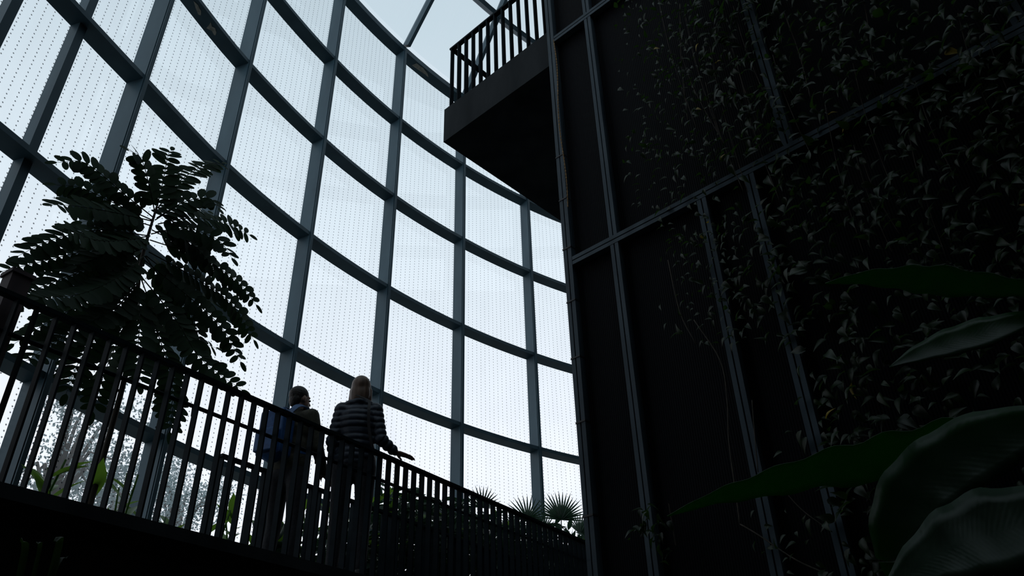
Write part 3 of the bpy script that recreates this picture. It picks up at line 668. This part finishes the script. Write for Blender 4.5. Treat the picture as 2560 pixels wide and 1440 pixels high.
# ------------------------------------------------------------------ pinnate-leaved tree behind the railing
TD = 5.62
tree = tag(empty('feather_leaved_tree', (lambda q: Vector((q.x, q.y, 1.28)))(px(330, 870, TD))), 'small tree with feathery pinnate leaves rising behind the railing', 'tree')
tb = tree.location.copy()
tp = [tb - UP * 0.1, tb + UP * 0.5, px(318, 920, TD), px(340, 760, TD), px(352, 660, TD), px(370, 590, TD), px(388, 530, TD - 0.03), px(392, 515, TD - 0.03)]
tpp = crom(tp, 4)
MB().tube(tpp, [0.026 * (1 - 0.70 * i / (len(tpp) - 1)) for i in range(len(tpp))], 8).build('trunk', M['bark'], tree, True)
FR = [ # image path of each frond, then its distance across at base and tip
 ([(388, 535), (372, 460), (352, 395), (322, 376)], 5.6, 5.45), ([(390, 530), (408, 450), (420, 390), (428, 376)], 5.6, 5.7),
 ([(395, 520), (446, 455), (515, 412), (556, 408)], 5.6, 5.75), ([(385, 545), (310, 485), (215, 408), (142, 406)], 5.6, 5.75),
 ([(380, 550), (290, 510), (205, 470), (140, 462)], 5.6, 5.95), ([(378, 552), (280, 530), (190, 515), (130, 512)], 5.6, 5.4),
 ([(392, 545), (460, 505), (520, 495), (545, 520)], 5.6, 5.3), ([(395, 560), (470, 546), (560, 556), (624, 588)], 5.6, 5.6),
 ([(388, 580), (470, 572), (545, 600), (580, 645)], 5.6, 5.25), ([(375, 590), (250, 575), (130, 600), (45, 640)], 5.6, 5.6),
 ([(368, 610), (230, 625), (100, 655), (5, 678)], 5.6, 5.7), ([(375, 600), (490, 640), (590, 700), (640, 762)], 5.6, 5.5),
 ([(362, 620), (250, 660), (110, 715), (-20, 765)], 5.6, 5.35), ([(372, 630), (480, 690), (580, 760), (634, 850)], 5.6, 5.65),
 ([(360, 650), (470, 740), (555, 820), (602, 905)], 5.6, 5.4), ([(355, 670), (240, 740), (130, 800), (35, 860)], 5.6, 5.8),
 ([(352, 690), (440, 800), (505, 900), (605, 975)], 5.6, 5.1), ([(348, 700), (270, 800), (200, 900), (165, 985)], 5.6, 5.5),
 ([(345, 720), (400, 850), (430, 960), (425, 1080)], 5.6, 5.35), ([(342, 730), (300, 840), (262, 930), (232, 1030)], 5.6, 5.75),
 ([(360, 640), (300, 690), (200, 735), (95, 745)], 5.6, 5.05), ([(365, 640), (430, 690), (500, 745), (560, 755)], 5.6, 5.9),
 ([(350, 690), (380, 760), (440, 830), (540, 870)], 5.6, 5.8), ([(352, 680), (300, 760), (180, 830), (60, 905)], 5.6, 5.15),
 ([(375, 590), (310, 600), (240, 600), (160, 570)], 5.6, 5.2), ([(380, 575), (430, 600), (500, 625), (545, 690)], 5.6, 5.85),
 ([(368, 620), (330, 650), (270, 690), (215, 690)], 5.6, 5.95), ([(380, 565), (320, 548), (260, 545), (205, 555)], 5.6, 5.7), ([(372, 600), (320, 600), (250, 640), (190, 665)], 5.6, 5.45), ([(378, 585), (420, 580), (480, 610), (530, 660)], 5.6, 5.5), ([(362, 640), (420, 720), (480, 790), (500, 860)], 5.6, 5.6), ([(388, 550), (430, 525), (470, 520), (520, 530)], 5.6, 5.85), ([(345, 720), (350, 800), (345, 870), (350, 960)], 5.6, 5.2)]
n_sep = 0
for fi, (ip, d0, d1) in enumerate(FR):
    n = len(ip); base = [px(x, y, d0 + (d1 - d0) * (i / (n - 1))) for i, (x, y) in enumerate(ip)]
    path = crom(base, 10)
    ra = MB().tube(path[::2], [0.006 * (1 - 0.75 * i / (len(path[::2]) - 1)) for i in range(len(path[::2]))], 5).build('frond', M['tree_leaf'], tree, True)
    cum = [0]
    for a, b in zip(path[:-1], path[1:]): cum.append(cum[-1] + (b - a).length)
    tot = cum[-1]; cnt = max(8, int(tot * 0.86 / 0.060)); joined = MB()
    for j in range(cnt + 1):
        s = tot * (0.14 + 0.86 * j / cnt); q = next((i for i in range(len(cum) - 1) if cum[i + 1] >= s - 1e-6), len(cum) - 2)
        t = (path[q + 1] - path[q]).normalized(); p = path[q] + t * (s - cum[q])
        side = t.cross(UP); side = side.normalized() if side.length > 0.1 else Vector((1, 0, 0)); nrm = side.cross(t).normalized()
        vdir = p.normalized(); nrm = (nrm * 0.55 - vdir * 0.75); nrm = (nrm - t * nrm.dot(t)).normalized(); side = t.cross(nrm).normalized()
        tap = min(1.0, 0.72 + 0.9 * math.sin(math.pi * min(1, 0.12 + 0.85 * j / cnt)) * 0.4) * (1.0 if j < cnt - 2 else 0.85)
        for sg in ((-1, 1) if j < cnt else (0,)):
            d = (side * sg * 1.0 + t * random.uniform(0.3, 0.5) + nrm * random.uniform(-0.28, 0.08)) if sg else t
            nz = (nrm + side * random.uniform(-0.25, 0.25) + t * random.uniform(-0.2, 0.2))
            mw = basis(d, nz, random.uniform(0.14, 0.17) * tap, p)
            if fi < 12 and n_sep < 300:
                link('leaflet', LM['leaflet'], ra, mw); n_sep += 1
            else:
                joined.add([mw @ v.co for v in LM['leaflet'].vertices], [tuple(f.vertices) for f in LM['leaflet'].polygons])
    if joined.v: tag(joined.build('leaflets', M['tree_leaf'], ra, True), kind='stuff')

# ------------------------------------------------------------------ broad-leaved plants and fan palms in the bed
def bed_plant(x, y, d, n, size, label, lean=0.0, stems=3):
    q = px(x, y, d); base = Vector((q.x, q.y, 1.28)); o = tag(empty('broad_leaved_plant', base), label, 'plant', 'broad-leaved plants in the raised bed')
    top = q.z - 1.28
    for s in range(stems):
        ang = random.uniform(0, 6.28); off = Vector((math.cos(ang), math.sin(ang), 0)) * 0.14
        st = [base + off * 0.3 - UP * 0.02, base + off * 0.8 + UP * top * 0.45, base + off * 1.5 + UP * top * 0.85]
        MB().tube(crom(st, 3), 0.008, 5).build('stem', M['shrub_leaf'], o, True)
        k = n // stems
        for i in range(k):
            t = 0.15 + 0.85 * (i + random.random() * 0.5) / k; p = base + off * (0.3 + 1.2 * t) + UP * (top * 0.85 * t)
            a = ang + i * 2.4 + random.uniform(-0.4, 0.4)
            d_ = Vector((math.cos(a), math.sin(a), random.uniform(0.35, 1.25) + 0.4 * t)).normalized()
            sz = size * random.uniform(0.7, 1.15)
            if (p + d_ * sz).dot(N2) < DF + 0.10:
                d_ = (d_ - N2 * min(0, d_.dot(N2)) * 1.9).normalized()
            link('leaf', LM['broad'], o, basis(d_, UP + Vector((random.uniform(-.3, .3), random.uniform(-.3, .3), 0)), sz, p))
    return o
bed_plant(120, 1115, 5.75, 12, 0.33, 'broad-leaved plant low behind the railing beneath the left end of the tree')
bed_plant(205, 1125, 5.72, 9, 0.30, 'small broad-leaved plant behind the railing, second from the left')
bed_plant(330, 1160, 5.8, 9, 0.32, 'broad-leaved plant behind the railing just right of the tree trunk')
bed_plant(420, 1240, 5.75, 12, 0.26, 'low broad-leaved plant behind the railing, below the end of the drooping frond')
bed_plant(545, 1250, 5.8, 15, 0.26, 'broad-leaved plant behind the railing left of the backpack')
bed_plant(628, 1215, 5.75, 12, 0.28, 'upright broad-leaved plant behind the railing next to the backpack')
bed_plant(700, 1240, 5.72, 18, 0.28, 'broad-leaved plant behind the person with the backpack')
bed_plant(815, 1210, 5.75, 21, 0.30, 'bright leafy plant showing between the two people')
bed_plant(905, 1190, 5.8, 18, 0.30, 'broad-leaved plant behind the person in the quilted jacket')
bed_plant(965, 1190, 5.72, 21, 0.30, 'bright leafy plant just below the outstretched hand')
bed_plant(1015, 1190, 5.9, 21, 0.32, 'tall leafy plant behind the railing right of the outstretched hand')
bed_plant(1075, 1220, 5.8, 24, 0.30, 'dense leafy plant behind the railing left of the fan palms')
bed_plant(1130, 1255, 5.9, 24, 0.32, 'dense leafy plant left of the smallest fan palm')
bed_plant(1240, 1262, 6.0, 24, 0.30, 'small-leaved plant with a sprig above the rail between fan palms')
bed_plant(1310, 1330, 5.8, 24, 0.34, 'low dense plant under the middle fan palm')
bed_plant(1390, 1370, 5.8, 24, 0.34, 'low dense plant under the largest fan palm')
bed_plant(1180, 1310, 5.75, 24, 0.34, 'low dense plant under the smallest fan palm')
def dense_shrub(x, y, d, rad, n, label, mat):
    q = px(x, y, d); base = Vector((q.x, q.y, 1.28)); o = tag(empty('dense_shrub', base), label, 'shrub', 'dense shrubs in the raised bed'); top = max(0.35, q.z - 1.28)
    fo = MB()
    for k in range(6):
        a = k * 1.05; MB().tube([base - UP * 0.02, base + Vector((math.cos(a) * rad * 0.5, math.sin(a) * rad * 0.5, top * 0.7))], [0.012, 0.006], 5).build('stem', M['bark'], o)
    for k in range(n):
        a = random.uniform(0, 6.28); rr = rad * math.sqrt(random.random()); t = random.random()
        p = base + D2 * (math.cos(a) * rr) + N2 * (math.sin(a) * rr * 0.6) + UP * (0.05 + top * t * (1 - 0.25 * (rr / rad) ** 2))
        dd = Vector((random.gauss(0, 1), random.gauss(0, 1), random.uniform(-0.2, 1))).normalized()
        mw = basis(dd, UP + dd.orthogonal() * 0.8, random.uniform(0.14, 0.24), p)
        if (mw @ Vector((0, 1, 0))).dot(N2) < DF + 0.08: continue
        if k < 12: link('leaf', LM['broad'], o, mw)
        else: fo.add([mw @ v.co for v in LM['broad'].vertices], [tuple(f.vertices) for f in LM['broad'].polygons])
    tag(fo.build('leaf_mass', mat, o, True), kind='stuff')
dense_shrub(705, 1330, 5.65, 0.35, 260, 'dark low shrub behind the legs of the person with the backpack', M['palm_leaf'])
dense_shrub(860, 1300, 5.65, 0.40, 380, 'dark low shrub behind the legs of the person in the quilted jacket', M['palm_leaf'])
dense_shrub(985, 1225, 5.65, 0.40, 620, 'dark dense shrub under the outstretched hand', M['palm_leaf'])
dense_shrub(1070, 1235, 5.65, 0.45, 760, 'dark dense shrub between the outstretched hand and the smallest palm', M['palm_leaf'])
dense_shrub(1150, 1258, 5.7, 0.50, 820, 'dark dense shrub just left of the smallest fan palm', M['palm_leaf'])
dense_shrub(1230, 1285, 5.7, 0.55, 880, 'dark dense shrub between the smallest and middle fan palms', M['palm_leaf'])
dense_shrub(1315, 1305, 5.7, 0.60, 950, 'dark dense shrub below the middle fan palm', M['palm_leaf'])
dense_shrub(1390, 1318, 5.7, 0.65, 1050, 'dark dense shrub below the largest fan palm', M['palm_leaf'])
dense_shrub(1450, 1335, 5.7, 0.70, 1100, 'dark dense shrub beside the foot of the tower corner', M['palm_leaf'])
def fan(o, c, axis, nrm, R, n, half):
    s0 = axis.cross(nrm).normalized(); h = MB()
    for i in range(n):
        a = -half + 2 * half * i / (n - 1); d = axis * math.cos(a) + s0 * math.sin(a)
        link('segment', LM['finger'], o, basis(d + nrm * random.uniform(-0.06, 0.06), nrm, R * (1 - 0.22 * (a / half) ** 2) * random.uniform(0.93, 1.05), c))
def palm(x, y, d, R, n, label, fans):
    q = px(x, y, d); base = Vector((q.x, q.y, 1.28)); o = tag(empty('fan_palm', base), label, 'palm', 'fan palms in the raised bed')
    MB().tube([base - UP * 0.02, base + UP * 0.3], [0.05, 0.03], 8).build('trunk', M['bark'], o, True)
    for fx, fy, dd, rr, ang, tilt in fans:
        c = px(fx, fy, d + dd); vr_ = Vector((c.y, -c.x, 0)).normalized(); vd = Vector((c.x, c.y, 0)).normalized()
        axis = (UP * math.cos(ang) + vr_ * math.sin(ang) + vd * 0.15).normalized(); nr = (-vd + UP * tilt + vr_ * 0.2); nr = (nr - axis * nr.dot(axis)).normalized()
        pt = MB().tube(crom([base + UP * 0.25, (base + c) / 2 + UP * 0.06, c], 3), 0.008, 5).build('fan', M['palm_leaf'], o, True)
        fan(pt, c, axis, nr, R * rr, n, 1.5)
palm(1400, 1330, 5.55, 0.50, 24, 'largest fan palm, beside the tower corner above the rail', [(1403, 1300, 0, 1.0, 0.05, 0.3), (1360, 1330, 0.25, 0.9, -0.9, 0.5), (1450, 1335, 0.2, 0.85, 0.8, 0.5)])
palm(1322, 1330, 5.6, 0.46, 18, 'middle fan palm with narrow upright fingers above the rail', [(1318, 1300, 0, 0.9, -0.05, 0.2), (1290, 1320, 0.3, 0.75, -0.8, 0.5)])
palm(1205, 1290, 5.6, 0.42, 18, 'smallest fan palm just showing over the rail', [(1205, 1270, 0, 0.8, 0.0, 0.3)])

# ------------------------------------------------------------------ climbing vine over the tower wall
vine = tag(empty('climbing_vine', wp(4.5, 0, GROUND)), 'leafy climbing vine hanging over the right part of the black tower wall', 'vine')
def vine_density(X, Y):
    if X > 2700 or Y < -160 or Y > 1560: return 0
    if Y < 320: e = 1530 + 0.05 * Y
    elif Y < 520: e = 1560
    elif Y < 640: e = 1640
    elif Y < 760: e = 1640
    elif Y < 860: e = 1615 + (Y - 760) * 0.6
    elif Y < 1180: e = 1930
    else: e = 1880
    if X < e: return 0
    dn = min(1.0, (X - e) / 160 + 0.28)
    if Y > 860 and X < 2050: dn *= 0.45
    if 1240 < Y < 1400 and 1580 < X < 1720: dn = 0.6
    if 640 < Y < 860 and X < 1760: dn *= 0.75
    if Y < 320 and X < 1640: dn *= 0.75
    if 1690 < X < 1930 and 380 < Y < 640 and abs((Y - 640 + (X - 1690) * 0.5) - (-100)) < 55: dn *= 0.25
    return dn
def proj(p):
    d = p.dot(_f); return (1280 + F_PX * p.dot(CR) / d, 720 - F_PX * p.dot(CU) / d, d)
cand = []
for _ in range(23000):
    u = random.uniform(1.9, 7.2); z = random.uniform(-0.5, 8.2); w = -abs(random.gauss(0.05, 0.07)) - 0.02
    p = wp(u, w, z); X, Y, dpt = proj(p)
    cl = 0.5 + 0.5 * math.sin(u * 5.1 + math.sin(z * 2.3) * 1.5) * math.sin(z * 3.3 + u * 1.7)
    if dpt < 0.4 or random.random() > vine_density(X, Y) * (0.35 + 0.65 * cl): continue
    sz = (random.uniform(0.032, 0.065) if u < 3.0 else random.uniform(0.045, 0.095)) * (1.3 if random.random() < 0.12 else 1)
    d = (-UP * random.uniform(-0.5, 1.0) + DW * random.uniform(-1.1, 0.9) - NW * random.uniform(0.0, 0.8)).normalized()
    nz = (-NW * random.uniform(0.3, 1) + UP * random.uniform(0.1, 0.9) - DW * random.uniform(0.0, 0.6)).normalized()
    cand.append((sz / dpt, basis(d, nz, sz, p), random.random() < 0.006 and 'ivyy' or 'ivy'))
cand.sort(key=lambda c: -c[0])
mass = MB()
for i, (_, mw, kind) in enumerate(cand):
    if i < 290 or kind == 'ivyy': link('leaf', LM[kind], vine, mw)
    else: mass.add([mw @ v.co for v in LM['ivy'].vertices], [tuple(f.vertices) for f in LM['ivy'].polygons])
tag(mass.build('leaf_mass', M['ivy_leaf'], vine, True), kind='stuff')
def vstem(ip, w=-0.03, r=0.004):
    pts = []
    for x, y in ip: u, z = onwall(x, y, w); pts.append(wp(u, w, z))
    MB().tube(crom(pts, 5), r, 5).build('stem', M['ivy_stem'], vine, True)
vstem([(1735, 800), (1800, 900), (1818, 1000), (1822, 1100), (1838, 1220), (1850, 1310)])
vstem([(1850, 1310), (1900, 1340), (1990, 1400), (2080, 1440)])
vstem([(1670, 650), (1700, 780), (1740, 860)]); vstem([(1700, 10), (1702, 120), (1708, 200), (1720, 300)]); vstem([(1830, 120), (1860, 220), (1900, 330)])
vstem([(1960, 30), (2000, 140), (2030, 260)]); vstem([(2160, 0), (2175, 90), (2190, 200)]); vstem([(1880, 1000), (1888, 1100), (1895, 1180)], r=0.003)
vstem([(1940, 1200), (2000, 1270), (2080, 1330)], r=0.003)
for k in range(16):
    x = random.uniform(1600, 2450); y = random.uniform(-50, 500); L = random.uniform(150, 400)
    vstem([(x, y), (x + 25, y + L * 0.35), (x + 60, y + L * 0.7), (x + 95, y + L)], -0.05, 0.0024)
# a small vine tuft low on the panels
tuft = tag(empty('vine_tuft', wp(2.15, -0.02, onwall(1620, 1330)[1])), 'small leafy tuft growing low on the tower panels near the corner post', 'vine')
MB().tube([wp(2.15, -0.02, tuft.location.z - 0.12), wp(2.16, -0.05, tuft.location.z + 0.12)], 0.004, 5).build('stem', M['ivy_stem'], tuft)
for k in range(34):
    x, y = random.gauss(1625, 26), random.gauss(1320, 34); w = random.uniform(-0.17, -0.09); u, z = onwall(x, y, w)
    d = Vector((random.uniform(-1, 1), random.uniform(-1, 1), random.uniform(-0.9, 0.5))).normalized()
    link('leaf', LM['ivy'], tuft, basis(d, UP - NW * 0.6, random.uniform(0.05, 0.08), wp(u, w, z)))

# ------------------------------------------------------------------ big foreground leaves (ginger plant close to the camera)
def big_leaf(parent, ip, halfw, dist, tilt, fold=0.1, wav=0.02):
    n = len(ip); pts = [pd(x, y, dd) for (x, y), dd in zip(ip, dist)]
    path = crom(pts, 6); m = len(path); hw = []
    for i in range(m):
        t = i / (m - 1) * (n - 1); k = min(int(t), n - 2); hw.append(halfw[k] + (halfw[k + 1] - halfw[k]) * (t - k))
    mb = MB(); uvs = []
    for i, p in enumerate(path):
        t = (path[min(i + 1, m - 1)] - path[max(i - 1, 0)]).normalized(); vd = p.normalized()
        wimg = t.cross(vd).normalized()
        if wimg.dot(CU) < 0: wimg = -wimg
        wv = (wimg + vd * tilt).normalized(); nr = t.cross(wv).normalized(); s = hw[i] / F_PX * p.length / max(0.2, wv.dot(wimg))
        for q in (-1, -0.6, 0, 0.6, 1):
            o = wv * (s * q) + nr * (abs(q) * s * fold + wav * s * math.sin(i * 1.1 + q * 2) * abs(q))
            mb.v.append(tuple(p + o)); uvs.append((i / (m - 1) * 0.5, q * 0.12))
    for i in range(m - 1):
        for j in range(4): a = i * 5 + j; mb.f.append((a, a + 1, a + 6, a + 5))
    o = mb.build('leaf', M['ginger'], parent, True); uvl = o.data.uv_layers.new(name='blade')
    for lp in o.data.loops: uvl.data[lp.index].uv = uvs[lp.vertex_index]
    so = o.modifiers.new('thickness', 'SOLIDIFY'); so.thickness = 0.0008
    return o
gp = Vector((1.05, 0.95, GROUND)); ginger = tag(empty('ginger_plant', gp), 'ginger plant with long glossy leaves arching in close at the lower right', 'plant')
big_leaf(ginger, [(1668, 1290), (1780, 1245), (1900, 1212), (2050, 1172), (2200, 1145), (2350, 1112), (2500, 1085), (2640, 1060)], [1, 14, 27, 38, 50, 52, 50, 30], [1.25, 1.22, 1.19, 1.16, 1.13, 1.11, 1.09, 1.08], -1.3, 0.08, 0.10)
big_leaf(ginger, [(2236, 1470), (2232, 1400), (2245, 1320), (2290, 1240), (2370, 1170), (2480, 1105), (2620, 1050)], [2, 30, 55, 72, 75, 66, 30], [0.98, 0.97, 0.96, 0.96, 0.97, 0.99, 1.02], 0.5, 0.14, 0.06)
big_leaf(ginger, [(2200, 1490), (2300, 1420), (2400, 1365), (2500, 1330), (2640, 1300)], [2, 45, 75, 85, 60], [0.9, 0.9, 0.9, 0.91, 0.93], 0.8, 0.12, 0.05)
big_leaf(ginger, [(2063, 708), (2150, 694), (2250, 692), (2340, 697), (2450, 708), (2560, 718), (2680, 730)], [1, 14, 26, 34, 27, 18, 10], [1.5, 1.48, 1.46, 1.44, 1.42, 1.40, 1.38], -1.3, 0.10, 0.08)
big_leaf(ginger, [(2224, 918), (2290, 890), (2370, 862), (2460, 835), (2560, 802), (2660, 770)], [1, 18, 30, 32, 18, 8], [1.22, 1.24, 1.27, 1.31, 1.36, 1.42], 1.0, 0.16, 0.05)
for e in ((2660, 770), (2680, 730), (2640, 1060), (2620, 1050), (2640, 1300)):
    dd = 1.3 if e[1] < 800 else (1.05 if e[1] < 1200 else 0.93); a = pd(*e, dd)
    MB().tube(crom([Vector((gp.x + random.uniform(-.05, .05), gp.y + random.uniform(-.05, .05), GROUND - 0.02)), Vector((gp.x + 0.12, gp.y, -0.6)), Vector(((gp.x + 0.15 + a.x) / 2 + 0.08, (gp.y + a.y) / 2, (a.z - 0.3) / 2)), a], 5), 0.007, 6).build('stem', M['ginger'], ginger, True)
# strap-leaved plant in the dark under the walkway
sp = px(95, 1500, 3.6); sp.z = GROUND
strap = tag(empty('strap_leaved_plant', sp), 'few narrow strap leaves in the dark below the walkway', 'plant')
for (x0, y0), (x1, y1), w in (((52, 1345), (50, 1440), 5), ((134, 1352), (136, 1410), 5), ((90, 1355), (86, 1430), 3), ((170, 1390), (120, 1470), 4)):
    a, b = px(x0, y0, 3.6), px(x1, y1, 3.6); path = crom([a, b, (b + sp) / 2 + UP * 0.05, sp], 5); mb = MB(); m = len(path)
    for i, p in enumerate(path):
        hw = w / F_PX * p.length * 1.6 * min(1, 0.15 + i * 0.3); mb.v += [tuple(p - CR * hw), tuple(p + _f * 0.006), tuple(p + CR * hw)]
    for i in range(m - 1): q = i * 3; mb.f += [(q, q + 1, q + 4, q + 3), (q + 1, q + 2, q + 5, q + 4)]
    mb.build('leaf', M['ivy_leaf'], strap, True)

# ------------------------------------------------------------------ trees outside, beyond the glass
def far_tree(x, y, dist, rx, rz, label):
    q = ray(x, y); q = q * (dist / math.hypot(q.x, q.y)); base = Vector((q.x, q.y, GROUND - 0.31)); o = tag(empty('outdoor_tree', base), label, 'tree', 'trees outside the facade')
    MB().tube([base - UP * 0.1, base + UP * (q.z - GROUND) * 0.6, q], [0.22, 0.14, 0.05], 7).build('trunk', M['bark'], o, True)
    br = MB(); fo = MB()
    for k in range(14):
        a = random.uniform(0, 6.28); e = q + Vector((math.cos(a) * rx * 0.8, math.sin(a) * rx * 0.8, random.uniform(-0.5, 0.7) * rz)); br.tube([q - UP * rz * 0.8, (q + e) / 2, e], [0.05, 0.03, 0.012], 5)
        for j in range(300):
            c = e + Vector((random.gauss(0, 1), random.gauss(0, 1), random.gauss(0, 0.8))) * rx * 0.26; s = random.uniform(0.022, 0.05)
            a1 = Vector((random.gauss(0, 1), random.gauss(0, 1), random.gauss(0, 1))).normalized(); b1 = a1.orthogonal().normalized()
            fo.add([c - a1 * s, c + b1 * s * 0.5, c + a1 * s, c - b1 * s * 0.5], [(0, 1, 2, 3)])
    br.build('branch', M['bark'], o, True); tag(fo.build('foliage', M['hazed_leaf'], o), kind='stuff')
far_tree(165, 1110, 15, 1.1, 1.5, 'haze-coloured tree outside the glass at the far left')
far_tree(300, 1230, 18, 1.2, 1.3, 'haze-coloured tree outside the glass below the drooping fronds')
far_tree(455, 1275, 20, 1.1, 1.2, 'haze-coloured tree outside the glass left of the backpack')
